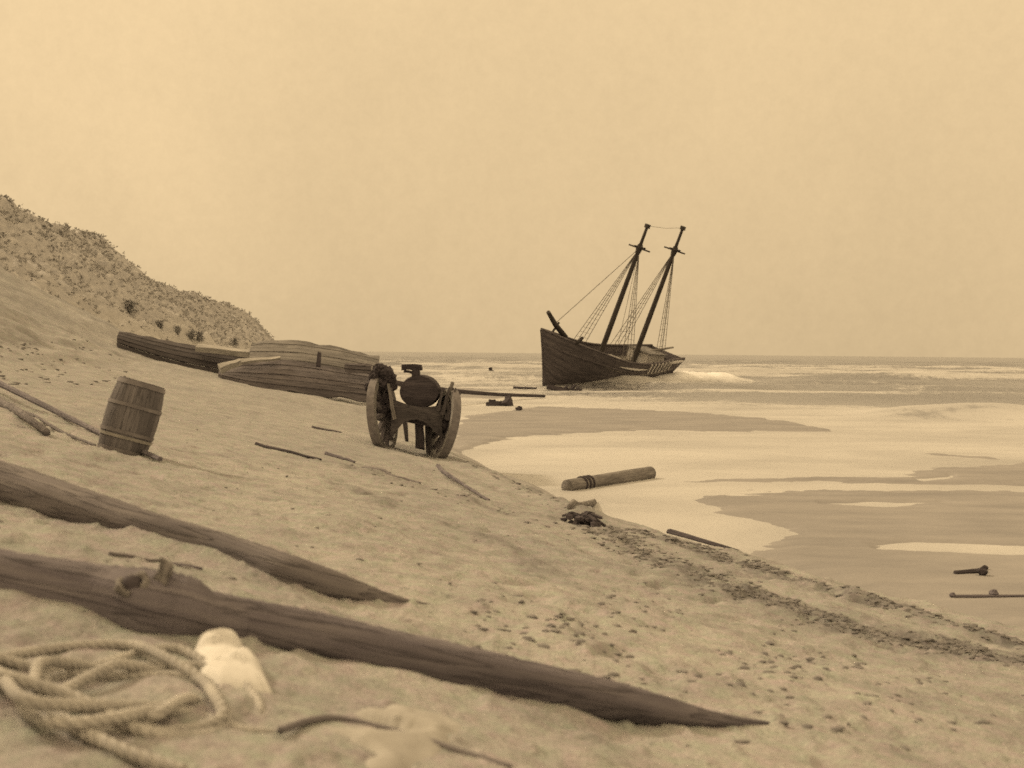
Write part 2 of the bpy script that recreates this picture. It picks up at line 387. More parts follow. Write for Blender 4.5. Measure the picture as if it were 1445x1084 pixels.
    def build(s, name, mat, parent=None, origin=None, smooth=False):
        o0 = Vector(origin) if origin is not None else Vector((0, 0, 0))
        me = bpy.data.meshes.new(name); me.from_pydata([tuple(Vector(p)-o0) for p in s.v], [], s.f)
        uvl = me.uv_layers.new(name='UVMap'); flat = []
        for u in s.uv:
            for x in u: flat += [x[0], x[1]]
        uvl.data.foreach_set('uv', flat)
        me.materials.append(M[mat] if isinstance(mat, str) else mat)
        if smooth: me.polygons.foreach_set('use_smooth', [True]*len(me.polygons))
        me.update(); ob = bpy.data.objects.new(name, me); COL.objects.link(ob)
        if parent is not None: ob.parent = parent
        else: ob.location = o0
        return ob
def tag(o, label, cat, group=None):
    o['label'] = label; o['category'] = cat
    if group: o['group'] = group
    return o
def empty(name, loc, label, cat, group=None):
    o = bpy.data.objects.new(name, None); o.empty_display_size = .3; COL.objects.link(o); o.location = loc
    return tag(o, label, cat, group)
def np_mesh(name, V, nr, nc, mat, attrs=None, smooth=True):
    me = bpy.data.meshes.new(name)
    i = np.arange(nr-1)[:, None]*nc+np.arange(nc-1)[None, :]
    Q = np.stack([i, i+1, i+nc+1, i+nc], -1).reshape(-1, 4)
    me.vertices.add(len(V)); me.vertices.foreach_set('co', V.astype(np.float32).ravel())
    me.loops.add(Q.size); me.loops.foreach_set('vertex_index', Q.astype(np.int32).ravel())
    me.polygons.add(len(Q)); me.polygons.foreach_set('loop_start', np.arange(0, Q.size, 4, dtype=np.int32))
    if smooth: me.polygons.foreach_set('use_smooth', np.ones(len(Q), bool))
    for k, a in (attrs or {}).items():
        at = me.attributes.new(k, 'FLOAT', 'POINT'); at.data.foreach_set('value', a.astype(np.float32).ravel())
    me.update(calc_edges=True); me.materials.append(M[mat])
    o = bpy.data.objects.new(name, me); COL.objects.link(o); return o

def cols(n_in, n_out, t_in, t_out):
    a = np.linspace(-t_in, t_in, n_in); g = np.linspace(0, 1, n_out+1)[1:]**1.6*(t_out-t_in)
    return np.concatenate([-(t_in+g)[::-1], a, t_in+g])
# ------------------------------------------------------------------ the sea
rows = np.concatenate([np.geomspace(14, 130, 420)[:-1], np.geomspace(130, 12000, 520)])-4
tc = cols(420, 60, .50, 1.6)
T, YY = np.meshgrid(tc, rows); XX = T*(YY+4); x = XX.ravel(); y = YY.ravel()
off = -(toe(y)-x)                                     # metres seaward of the toe
out = sstep(44, 95, y+.6*x)*sstep(4, 30, off)
q = y+.16*x+9*(fbm(x*.03, y*.03, 201, 3)-.5)
def crest(ph, k): return (.5+.5*np.sin(ph))**k
c1 = crest(q*2*PI/21, 3.0)*(.35+1.1*vnoise(x*.035, y*.05, 211)); c2 = crest((y-.25*x)*2*PI/9.5+3*fbm(x*.05, y*.05, 221, 2), 2)*(.3+vnoise(x*.08, y*.1, 231)); c3 = fbm(x*.3, y*.45, 241, 3)-.5
far = sstep(900, 250, y)
z = out*(.85*c1*(.5+.5*far)+.22*c2*far+.16*c3*far)*sstep(42, 120, y)
# the sea breaking against the stranded hull
def ridge(ax, ay, bx, by, wd):
    ex, ey = bx-ax, by-ay; t = np.clip(((x-ax)*ex+(y-ay)*ey)/(ex*ex+ey*ey), 0, 1)
    return np.exp(-(((x-ax-ex*t)**2+(y-ay-ey*t)**2)/wd**2))
p0, p1 = at_z(850, 546, 0), at_z(1010, 543, 0)
surf = ridge(p0.x, p0.y, p1.x, p1.y, 2.6)*(.65+.7*fbm(x*.5, y*.4, 251, 3))
p0, p1 = at_z(1290, 586, 0), at_z(1600, 596, 0)
roll = ridge(p0.x, p0.y, p1.x, p1.y, 2.4)*(.5+vnoise(x*.25, y*.2, 261))
p0, p1 = at_z(1290, 590, 0), at_z(1600, 601, 0); face = ridge(p0.x, p0.y, p1.x, p1.y, 1.6)
p0, p1 = at_z(1330, 566, 0), at_z(1640, 574, 0); back = ridge(p0.x, p0.y, p1.x, p1.y, 9.0)
z = z + surf*1.05 + roll*.5
wash = sstep(112, 76, y+.95*x)                         # thin spent wash over the flat
left = sstep(12, -18, x-.09*y)
fo = np.maximum(wash*.95, .34+.28*left*sstep(300, 90, y))
fo = fo + out*.75*sstep(.55, .95, c1*(.6+.8*fbm(x*.11, y*.13, 271, 3)))*sstep(420, 80, y)
fo = fo - .16*sstep(180, 420, y)
fo = fo + surf*1.5 - face*.25 - back*.55
foam = np.clip(fo, 0, 1.8)
sea = np_mesh('sea', np.stack([x, y, z], 1), len(rows), len(tc), 'sea', {'foam': np.clip(foam, 0, 1.2), 'surf': np.clip(surf, 0, 1), 'chop': (.06+.94*sstep(45, 90, y))*(1-.85*np.clip(surf, 0, 1))}); sea['kind'] = 'structure'

# ------------------------------------------------------------------ the bluff behind the beach
RG = [(-900, 40, 70), (-500, 130, 84), (-200, 220, 98), (-60, 268, 106), (0, 283, 110), (14, 284, 111), (32, 299, 113), (100, 324, 120), (146, 339, 128), (160, 354, 131), (195, 388, 140), (240, 407, 148), (275, 414, 155), (330, 431, 168), (352, 445, 176), (366, 464, 184), (376, 482, 190), (384, 500, 196)]
RP = [at_y(*r) for r in RG]
n_r, n_c = 330, 90
tt = np.linspace(0, 1, n_r); seg = np.array([r[0] for r in RG], float); pxs = np.interp(tt, np.linspace(0, 1, 5), [-900, -200, 60, 230, 384])
rx = np.interp(pxs, seg, [p.x for p in RP]); ry = np.interp(pxs, seg, [p.y for p in RP]); rz = np.interp(pxs, seg, [p.z for p in RP])
V = np.zeros((n_r, n_c, 3)); SC = np.zeros((n_r, n_c))
for j in range(n_c):
    k = j/(n_c-1)*1.5-.5                               # <0 behind the crest, 0 crest, 1 foot
    run = np.maximum(rz, .5)/.72+1.5
    if k >= 0:
        dx = k*run*.86; dy = -k*run*.51; zz = rz*(1-k)**1.15*(1)-.6*k
    else:
        dx = k*run*1.1; dy = -k*run*.6; zz = rz*(1-.9*k*k)
    V[:, j, 0] = rx+dx; V[:, j, 1] = ry+dy; V[:, j, 2] = zz
    SC[:, j] = np.clip(1.15-max(k, 0)*1.45, 0, 1)
gx = V[..., 0].ravel(); gy = V[..., 1].ravel()
K = np.tile(np.linspace(-.5, 1, n_c), n_r)
hgt = np.repeat(np.clip(rz/12, .12, 1), n_c)
V = V.reshape(-1, 3); V[:, 2] += hgt*((fbm(gx*.16, gy*.16, 301, 5, .6)-.5)*3.2*np.clip(np.abs(K)*4+.25, 0, 1) + (fbm(gx*.9, gy*.9, 311, 3, .6)-.5)*1.3)
SC = np.clip(SC.ravel()*(.55+.75*sstep(30, 8, np.repeat(np.interp(pxs, [-900, 0, 384], [26, 14, 0]), n_c)))+.1, 0, 1)
bl = np_mesh('bluff', V, n_r, n_c, 'bluff', {'scrub': SC}); bl['kind'] = 'structure'
mb = MB(); rn = random.Random(3)
sel = [i for i in range(len(V)) if K[i] > -.12 and SC[i] > .34]
for _ in range(8000):
    i = rn.choice(sel)
    if rn.random() > SC[i]: continue
    c = Vector(V[i])+Vector((rn.uniform(-.4, .4), rn.uniform(-.4, .4), 0)); sz = rn.uniform(.12, .36)*(.6+.4*hgt[i])*(1.25 if K[i] < .08 else 1)
    for _k in range(7):
        d = Vector((rn.gauss(0, 1), rn.gauss(0, 1), abs(rn.gauss(.3, .8)))).normalized(); e = Vector((rn.gauss(0, 1), rn.gauss(0, 1), rn.gauss(0, 1))).normalized()
        p = c+d*sz*rn.uniform(.1, .8); a = d*sz*.38; b2 = d.cross(e).normalized()*sz*.24
        mb.add([p-a, p+b2, p+a*1.2, p-b2], [(0, 1, 2, 3)], [[(0, 0), (.2, 0), (.2, .2), (0, .2)]])
sc = mb.build('scrub', 'scrub'); sc['kind'] = 'stuff'; sc['label'] = 'low dark scrub covering the face and crest of the bluff'

from mathutils.bvhtree import BVHTree
_i = (np.arange(n_r-1)[:, None]*n_c+np.arange(n_c-1)[None, :]); _q = np.stack([_i, _i+1, _i+n_c+1, _i+n_c], -1).reshape(-1, 4)
BV = BVHTree.FromPolygons([tuple(p) for p in V], [tuple(int(a) for a in q_) for q_ in _q])
def shrub(px, py, hpx, Y, label, seed):
    rn = random.Random(seed); hit = BV.ray_cast(CP, ray(px, py).normalized())[0]; gg = ground(px, py)
    b = hit if hit is not None and hit.y < gg.y else gg
    hgt_ = hpx*b.y/F
    root = empty('shrub', b, label, 'shrub', 'dark shrubs at the foot of the bluff')
    st = MB(); lf = MB()
    for k in range(5):
        a = rn.uniform(0, 6.28); tip = b+Vector((math.cos(a)*.3*hgt_, math.sin(a)*.3*hgt_, hgt_*rn.uniform(.6, .95)))
        st.tube([b-Vector((0, 0, .15)), b+(tip-b)*.5+Vector((0, 0, .1)), tip], [.07, .05, .02], 5)
        for q_ in range(70):
            d = Vector((rn.gauss(0, 1), rn.gauss(0, 1), rn.gauss(0, .8)))*.15*hgt_; p = b+(tip-b)*rn.uniform(.0, 1)+d
            e = Vector((rn.gauss(0, 1), rn.gauss(0, 1), rn.gauss(0, 1))).normalized(); f = e.orthogonal().normalized(); s_ = hgt_*.10
            lf.add([p-e*s_, p+f*s_*.6, p+e*s_, p-f*s_*.6], [(0, 1, 2, 3)], [[(0, 0), (.1, 0), (.1, .1), (0, .1)]])
    st.build('stem', 'dark', root, b); lf.build('foliage', 'shrub_leaf', root, b)
shrub(184, 441, 18, 100, 'upright dark shrub highest up on the bluff, leftmost of the row', 1)
shrub(226, 463, 12, 108, 'low dark shrub above the near end of the planked wreck', 2)
shrub(250, 471, 12, 112, 'narrow dark shrub on bluff between the low shrub and the pair', 3)
shrub(269, 477, 13, 116, 'dark shrub on the bluff, left one of a close pair', 4)
shrub(283, 480, 13, 118, 'pointed dark shrub on the bluff, right one of a close pair', 5)
shrub(330, 488, 12, 125, 'small dark shrub at the low right end of the bluff above the pale beam', 6)

# ------------------------------------------------------------------ logs and spars lying on the sand
def lying(pts, mat, name, parent=None, jit=.05, seed=0, n=20, sub=14, lift=.72):
    """pts: (px, py of the lower edge, thickness in px) along a timber lying on the sand"""
    C_ = []; R_ = []
    for (px, py, th) in pts:
        g = ground(px, py); r = th*g.y/F/2
        C_.append(Vector((g.x, g.y+r*.5, g.z+r*lift*(1 if len(C_) < len(pts)-4 else (.75, .4, .0, -.5)[len(C_)-len(pts)+4])))); R_.append(r)
    P = []; Q = []
    for i in range(len(C_)-1):
        for k in range(sub):
            f = k/sub; P.append(C_[i].lerp(C_[i+1], f)); Q.append(R_[i]*(1-f)+R_[i+1]*f)
    P.append(C_[-1]); Q.append(R_[-1])
    # keep the timber straight-ish: smooth the path
    for _ in range(3):
        P = [P[0]]+[(P[i-1]+P[i]*2+P[i+1])/4 for i in range(1, len(P)-1)]+[P[-1]]
    return P, Q
P, Q = lying([(-260, 790, 82), (-120, 822, 84), (0, 855, 86), (130, 883, 94), (205, 904, 108), (245, 911, 108), (275, 913, 88), (330, 916, 80), (450, 936, 80), (600, 969, 80), (720, 992, 76), (850, 1013, 66), (940, 1020, 48), (1000, 1021, 28), (1060, 1023, 16), (1110, 1026, 9)], 'spar', 'spar', lift=.66)
MOUNDS.append((np.array([[p.x, p.y] for p in P]), np.array(Q)))
base = P[len(P)//2].copy(); base.z = h1(base.x, base.y)
sp = empty('ship_spar', base, 'thick dark spar lying half buried across the whole foreground behind the rope coil', 'spar')
MB().tube(P, Q, 28, .10, 5).build('spar_body', 'spar', sp, base, True)
# the eye of rope strop and the iron ring on the spar's upper side
k0 = min(range(len(P)), key=lambda i: abs(proj(P[i])[0]-198)); axd = (P[k0+1]-P[k0-1]).normalized()
outw = Vector((0, -.62, .78)); outw = (outw-axd*outw.dot(axd)).normalized(); ec = P[k0]+outw*Q[k0]*1.0
def ring(c, nrm, r, t, nseg=20):
    nrm = Vector(nrm).normalized(); a = nrm.orthogonal().normalized(); b = nrm.cross(a)
    return MB().tube([Vector(c)+a*math.cos(2*PI*i/nseg)*r+b*math.sin(2*PI*i/nseg)*r for i in range(nseg+1)], t, 8, cap=False)
rr = 19*ec.y/F
ea = axd; eb = outw.cross(ea)
MB().tube([ec+ea*math.cos(a)*rr*(1+.12*math.sin(3*a))+eb*math.sin(a)*rr*(.95+.1*math.sin(2*a+1))+outw*(.012*math.sin(2*a)) for a in np.linspace(-.4, 4.9, 22)], [rr*(.22+.16*math.sin(i*.8)**2) for i in range(22)], 8, .12, 4).build('rope_eye', 'drift', sp, base, True)
k2 = min(range(len(P)), key=lambda i: abs(proj(P[i])[0]-236)); c2 = P[k2]+Vector((0, -.35, .93))*Q[k2]
MB().bar(c2-Vector((.02, 0, .03)), c2+Vector((.012, 0, .05)), .05, .05, (0, 1, 0), .7, .008, 4, seed=3).build('wooden_cleat', 'drift', sp, base)
MB().blob(ec-outw*.0, (rr*.8, .02, rr*.8), 2, .05).build('eye_hole_shade', 'dark', sp, base, True)  # solid dark blob stands in for the shade inside the eye
P, Q = lying([(-200, 660, 62), (-60, 692, 61), (0, 705, 60), (100, 735, 57), (200, 766, 54), (300, 795, 53), (400, 830, 54), (470, 843, 45), (530, 849, 26), (575, 853, 14), (620, 858, 8)], 'log', 'log', lift=.66)
MOUNDS.append((np.array([[p.x, p.y] for p in P]), np.array(Q)))
tag(MB().tube(P, Q, 22, .09, 9).build('fallen_mast', 'log', None, P[len(P)//2], True), 'long tapering dark pole half buried in the sand behind the thick foreground spar', 'pole')

def stick(a, b, th, mat, name, label, cat, group=None, lift=.6, jit=.12, seed=1, n=8, knob=None, sub=8, bow=0, taper=.6):
    pa, pb = ground(*a), ground(*b); ra = th*pa.y/F/2; rb = th*pb.y/F/2*taper
    P = []; Q = []
    for i in range(sub+1):
        f = i/sub; p = pa.lerp(pb, f); p.z = max(p.z, h1(p.x, p.y, True))+ra*lift+bow*math.sin(PI*f); P.append(p); Q.append(ra*(1-f)+rb*f)
    m_ = MB().tube(P, Q, n, jit, seed)
    if knob:
        for (kx, ky, kr) in knob:
            p = ground(kx, ky); r = kr*p.y/F; m_.blob(p+Vector((0, 0, r*.8)), (r, r, r*.9), 2, .25, seed)
    return tag(m_.build(name, mat, None, P[0], n > 8), label, cat, group)
GP = 'poles and sticks lying on the sand'
stick((-90, 500), (226, 659), 9, 'spar', 'pole', 'straight long dark pole running across in front of the foot of the barrel', 'pole', taper=.85, jit=.05)
stick((-80, 528), (134, 637), 6, 'log', 'pole', 'thinner pole lying just below the long one at the barrel', 'pole', taper=.7, jit=.06, seed=3)
stick((-20, 556), (66, 622), 12, 'log', 'drift_log', 'short grey log at the left edge below the two poles', 'log', taper=.9, seed=4, n=10, jit=.05, sub=3)
stick((361, 630), (453, 653), 5, 'dark', 'driftwood_stick', 'thin dark stick on open sand left of the beach cart', 'stick', GP, seed=5)
stick((460, 643), (500, 655), 6, 'spar', 'driftwood_stick', 'short stick just below the beach cart, nearest its left wheel', 'stick', GP, seed=6)
stick((512, 662), (592, 684), 8, 'log', 'driftwood_stick', 'half buried rough stick on the sand under the beach cart', 'stick', GP, seed=7, lift=.2, jit=.3)
stick((618, 662), (690, 708), 6, 'spar', 'driftwood_stick', 'slanting dark stick near the dune brow right of the beach cart', 'stick', GP, seed=8, lift=.3)
stick((440, 606), (482, 612), 4, 'spar', 'driftwood_stick', 'small stick on the sand midway between barrel and beach cart', 'stick', GP, seed=9)
stick((944, 753), (1042, 781), 9, 'dark', 'broken_plank', 'dark plank edge lying along the drift line beside the pale pool', 'plank', seed=10, n=6)
stick((804, 719), (838, 711), 9, 'drift', 'timber_stub', 'short pale timber stub at the brow just below the round beach log', 'timber', seed=11, n=9, taper=1)
stick((1347, 810), (1388, 808), 6, 'dark', 'driftwood_knee', 'dark driftwood with a thick knee end lying on the wet flat', 'driftwood', seed=12, knob=[(1386, 812, 7), (1390, 804, 4)], taper=1.6)
stick((1345, 843), (1500, 842), 5, 'spar', 'driftwood_branch', 'thin branch with a round knot on the wet flat at the right edge', 'branch', seed=13, knob=[(1402, 842, 6), (1344, 843, 4)])
stick((725, 550), (757, 551), 4, 'dark', 'driftwood_stick', 'short dark stick in the wash between the long spar and the ship bow', 'stick', GP, seed=14, lift=1.5)
stick((155, 796), (228, 800), 8, 'log', 'driftwood_stick', 'dark stick on the sand above the ringed end of the thick spar', 'stick', GP, seed=15, lift=.4)
stick((236, 806), (286, 816), 8, 'spar', 'driftwood_stick', 'stubby stick behind the thick spar, right of its rope eye', 'stick', GP, seed=16, lift=.4)

# round beach log lying on the edge of the flat
pa, pb = ground(800, 694), ground(917, 677); ra = 9.5*pa.y/F; rb = 10*pb.y/F
pa.z += ra*.8; pb.z += rb*.9; base = pa.copy()
lg = empty('beach_log', base, 'sawn round log lying on the pale flat below the dune brow', 'log')
MB().tube([pa.lerp(pb, i/14) for i in range(15)], [ra*(1-i/14)+rb*i/14 for i in range(15)], 18, .04, 3).build('log_body', 'drift', lg, base, True)
mb = MB()
for f in (.16, .2, .24):
    c = pa.lerp(pb, f); ax = (pb-pa).normalized(); a = ax.orthogonal().normalized(); b = ax.cross(a); r = ra*1.06
    mb.tube([c+a*math.cos(2*PI*i/18)*r+b*math.sin(2*PI*i/18)*r for i in range(19)], .03, 6, cap=False)
mb.build('lashing', 'dark', lg, base, True)

# ------------------------------------------------------------------ barrel
g = ground(160, 640); sc_ = g.y/F
ax = (Vector((27, 0, 0))*sc_+Vector((0, .10, 0))+Vector((0, 0, 104*sc_))); hb = ax.length; ax.normalize()
base = g+Vector((0, 32*sc_, -.03))
br = empty('barrel', base, 'weathered wooden barrel standing tilted in the sand beside two poles', 'barrel')
bx = Vector((0, 1, 0)).cross(ax).normalized(); by = ax.cross(bx)
def bprof(f): return (32+6*math.sin(PI*f)**.8)*sc_ if 0 < f < 1 else 32*sc_
st = MB(); NS = 20
for k in range(NS):
    Pg = []
    for i in range(15):
        f = i/14; r = bprof(f); row = []
        for j in range(4):
            a = 2*PI*(k+.012+.976*j/3)/NS; row.append(base+ax*(f*hb-.0)+bx*math.cos(a)*r+by*math.sin(a)*r)
        Pg.append(row)
    st.grid(Pg, -.022, uvs=[[(i/14*hb+k*.37, j*.04+k*.13) for j in range(4)] for i in range(15)])
st.build('stave_wall', 'barrel', br, base)
for f, m_, w_ in ((.05, 'iron', .045), (.235, 'hoop_pale', .03), (.30, 'iron', .035), (.66, 'iron', .035), (.955, 'iron', .045)):
    Pg = []
    for i in range(2):
        ff = f-w_/hb/2+i*w_/hb
        Pg.append([base+ax*(ff*hb)+(bx*math.cos(2*PI*j/48)+by*math.sin(2*PI*j/48))*(bprof(min(max(ff, .001), .999))+.006) for j in range(49)])
    MB().grid(Pg, .003).build('hoop', m_, br, base)
MB().tube([base+ax*(hb*.93), base+ax*(hb*.95)], bprof(.94)-.02, 32).build('barrel_head', 'barrel', br, base)

# ------------------------------------------------------------------ rope coil, canvas, cloth in the foreground
g0 = ground(178, 990); rn = random.Random(5); base = g0.copy()
mb = MB(); path = []
nl = 6
for i in range(nl*36):
    a = 2*PI*i/36; f = i/(nl*36)
    rx_ = .215+.06*math.sin(i*.043+1)+.05*math.sin(a*1.7+2+i*.02); ry_ = .27+.10*math.sin(i*.037)+.07*math.sin(a*2.3+i*.03)
    cx = .05*math.sin(i*.021)-.02; cy = .06*math.sin(i*.027+1.3)
    px_, py_ = g0.x+cx+rx_*math.cos(a), g0.y+cy+ry_*math.sin(a)
    path.append(Vector((px_, py_, h1(px_, py_)+.016+.026*f+.018*math.sin(a*1.5+i*.05)+.008*math.sin(i*.31))))
mb.tube(path, .0135, 9, 0, 2)
def gpath(pts, lift=.02, sub=8):
    P = [ground(*p)+Vector((0, 0, lift)) for p in pts]; out_ = []
    for i in range(len(P)-1):
        a, b, c, d = P[max(i-1, 0)], P[i], P[i+1], P[min(i+2, len(P)-1)]
        for k in range(sub):
            t = k/sub; out_.append(.5*((2*b)+(c-a)*t+(2*a-5*b+4*c-d)*t*t+(3*b-a-3*c+d)*t**3))
    return out_+[P[-1]]
mb.tube(gpath([(60, 965), (72, 1005), (100, 1038), (140, 1060), (190, 1082), (260, 1105)], .022), .0135, 9)
mb.tube(gpath([(225, 985), (262, 1012), (300, 1030), (345, 1045), (385, 1050)], .02), .0135, 9)
tag(mb.build('rope_coil', 'rope', None, base, True), 'thick hawser coiled loosely on the sand below the spar in the foreground', 'rope')

def drape(outline, hmax, mat, name, label, cat, seed, cell=9, thick=.008, sink=.015):
    """crumpled cloth on the sand: real ground outline, creases between flat facets"""
    P = [ground(x_, y_) for x_, y_ in outline]; c = sum(P, Vector())/len(P); n = len(P); rn = random.Random(seed)
    xs = [p.x for p in P]; ys = [p.y for p in P]
    pts = [(rn.uniform(min(xs), max(xs)), rn.uniform(min(ys), max(ys)), rn.uniform(.3, 1), rn.uniform(-1, 1), rn.uniform(-1, 1)) for _ in range(cell)]
    N = 60; A = []
    for i in range(N+1):
        row = []
        for j in range(N+1):
            a, b = 2*i/N-1, 2*j/N-1; f = max(abs(a), abs(b)); t = (math.atan2(b, a)/(2*PI)) % 1*n
            k = int(t) % n; e_ = P[k].lerp(P[(k+1) % n], t-int(t)); p = c.lerp(e_, f)
            wx = p.x+.05*(float(vnoise(p.x*9, p.y*7, seed))-.5); wy = p.y+.06*(float(vnoise(p.x*8, p.y*9, seed+3))-.5)
            ds = sorted((math.hypot(wx-q_[0], (wy-q_[1])*.8), q_) for q_ in pts)
            d0, q0 = ds[0]; d1 = ds[1][0]
            fac = hmax*q0[2]+(wx-q0[0])*q0[3]*.30+(wy-q0[1])*q0[4]*.22
            crease = math.exp(-((d1-d0)/.018)**2)
            hh = (max(fac, hmax*.15)*(1-crease*.35)+hmax*.35*crease)*(1-f**7)+.010*float(fbm(p.x*30, p.y*24, seed+9, 2))*(1-f**4)
            row.append(Vector((p.x, p.y, h1(p.x, p.y)-sink*f**3+hh+.008)))
        A.append(row)
    # soften like woven cloth
    for _ in range(2):
        B = [[A[i][j].copy() for j in range(N+1)] for i in range(N+1)]
        for i in range(1, N):
            for j in range(1, N): B[i][j].z = (A[i][j].z*2+A[i-1][j].z+A[i+1][j].z+A[i][j-1].z+A[i][j+1].z)/6
        A = B
    return tag(MB().grid(A, thick).build(name, mat, None, c, True), label, cat)
drape([(268, 948), (278, 920), (305, 912), (328, 916), (345, 940), (372, 968), (386, 1000), (350, 998), (310, 990), (285, 975)], .07, 'cloth', 'sailcloth', 'crumpled pale white sailcloth heaped on the right of the rope coil', 'cloth', 3, 9)
drape([(385, 1062), (420, 1038), (500, 1024), (560, 1016), (640, 1020), (690, 1042), (670, 1075), (640, 1110), (520, 1120), (400, 1100)], .05, 'canvas', 'canvas', 'sandy canvas spread half buried at the bottom edge below the spar', 'canvas', 8, 9)
mb = MB(); mb.tube(gpath([(395, 1064), (430, 1050), (470, 1044), (530, 1056), (590, 1072), (650, 1092), (720, 1115)], .05), [.009]*49, 8)  # dark strand drawn in place of a shadow line across the canvas
tag(mb.build('rope', 'log', None, ground(470, 1050), True), 'dark strand standing in for the shadow line over the half buried canvas', 'rope')

# ------------------------------------------------------------------ planked hull wreck on the left beach
def shell(bot, top, Yb, Yt, bulge, thick=.12, nb=16, ns=6, jit=.04, seed=0):
    """curved run of planking: lower edge on the sand, upper edge leaning back"""
    B = [at_y(x_, y_, Yb+(yy_ if len(t_) > 2 else 0)) for t_ in bot for (x_, y_, yy_) in [(t_[0], t_[1], t_[2] if len(t_) > 2 else 0)]]
    Tt = [at_y(x_, y_, Yt+(t_[2] if len(t_) > 2 else 0)) for t_ in top for (x_, y_) in [(t_[0], t_[1])]]
    def samp(L, f):
        f *= len(L)-1; k = min(int(f), len(L)-2); return L[k].lerp(L[k+1], f-k)
    rn = random.Random(seed); A = []; uv = []
    for i in range(ns+1):
        v_ = i/ns; row = []; ur = []
        for j in range(nb+1):
            f = j/nb; p = samp(B, f).lerp(samp(Tt, f), v_); p += Vector((0, -bulge*math.sin(PI*v_), .15*bulge*math.sin(PI*v_)))
            if i in (0, ns): p += Vector((rn.uniform(-jit, jit), 0, rn.uniform(-jit*(3 if i == 0 else 2), jit)))
            row.append(p); ur.append((p.x*.6, v_*2.0+.01*j))
        A.append(row); uv.append(ur)
    return A, uv
base = ground(330, 540); base = Vector((base.x, 56, h1(base.x, 56)))
wk = empty('hull_wreck', base, 'broken planked ship hull section lying along the beach left of the beach cart', 'wreck')
def strakes(A, uv, mat, name, parent, base_, thick=.12, gap=.015, steps=.05):
    """each strake a slab of its own inside one mesh, slightly stepped"""
    mb = MB(); ns = len(A)-1
    for i in range(ns):
        o_ = Vector((0, -steps*(i % 2), 0))
        lo = [p+o_ for p in A[i]]; hi = [A[i][j].lerp(A[i+1][j], 1-gap)+o_ for j in range(len(A[i]))]
        mb.grid([lo, hi], thick, uvs=[[(u_[0]+i*1.7, i*.41) for u_ in uv[i]], [(u_[0]+i*1.7, i*.41+.3) for u_ in uv[i]]])
    return mb.build(name, mat, parent, base_)
A, uv = shell([(168, 494), (215, 512), (255, 524), (300, 534), (350, 540), (372, 540)], [(169, 469), (215, 479), (255, 487), (300, 494), (345, 502), (372, 508)], 60, 60.8, .35, seed=1)
strakes(A, uv, 'cart', 'planking', wk, base)
A, uv = shell([(308, 533), (350, 545), (400, 553), (450, 558), (490, 562), (535, 566)], [(312, 527), (345, 514), (390, 510), (430, 514), (480, 523), (535, 532)], 56.2, 57.6, .2, seed=2)
strakes(A, uv, 'plank', 'planking', wk, base)
A, uv = shell([(352, 512), (390, 516), (430, 518), (480, 526), (535, 536)], [(356, 487), (375, 482), (420, 484), (480, 493), (535, 506)], 58.3, 60.0, .1, seed=3)
strakes(A, uv, 'grey_plank', 'planking', wk, base)
A, uv = shell([(486, 524), (500, 526), (512, 527), (524, 528)], [(487, 515), (500, 515), (512, 515), (524, 516)], 56.6, 56.8, .05, seed=6, nb=6, ns=3)
strakes(A, uv, 'plank', 'deck_block', wk, base)
MB().bar(at_y(278, 491, 59.6), at_y(357, 499, 59.4), .5, .26, (0, -.3, 1), 1, .02, 4).build('pale_plank', 'pale', wk, base)
MB().bar(at_y(310, 521, 55.6), at_y(340, 510, 56.0), .4, .34, (0, -.5, 1), .6, .02, 4).build('pale_plank', 'pale', wk, base)
MB().bar(at_y(338, 511, 56.6), at_y(396, 505, 57.2), .35, .16, (0, -.5, 1), .5, .02, 4).build('pale_plank', 'pale', wk, base)
MB().bar(at_y(449, 517, 56.9), at_y(451, 498, 57.1), .2, .2, (0, 1, 0), .8, .01, 2).build('post', 'dark', wk, base)
for k in range(9):
    mb = MB(); x0 = 185+k*36; yb = np.interp(x0, [168, 300, 372, 535], [492, 530, 540, 548]); yt = np.interp(x0, [168, 345, 420, 535], [471, 503, 497, 514])
    mb.bar(at_y(x0, yb, 60.9), at_y(x0+2, yt, 61.2), .22, .2, (0, 1, 0), .9, .02, 3)
    mb.build('frame_rib', 'dark', wk, base)

# long spar sloping from the hull wreck out over the flat
p1 = at_y(430, 517, 57.4); p2 = at_z(768, 559, .12); sub = 24
tag(MB().tube([p1.lerp(p2, i/sub)+Vector((0, 0, -.35*math.sin(PI*i/sub))) for i in range(sub+1)], [.17-.07*i/sub for i in range(sub+1)], 10, .04, 4).build('long_spar', 'dark', None, p1, True),
    'long thin spar sloping from the hull wreck down into the wash', 'spar')

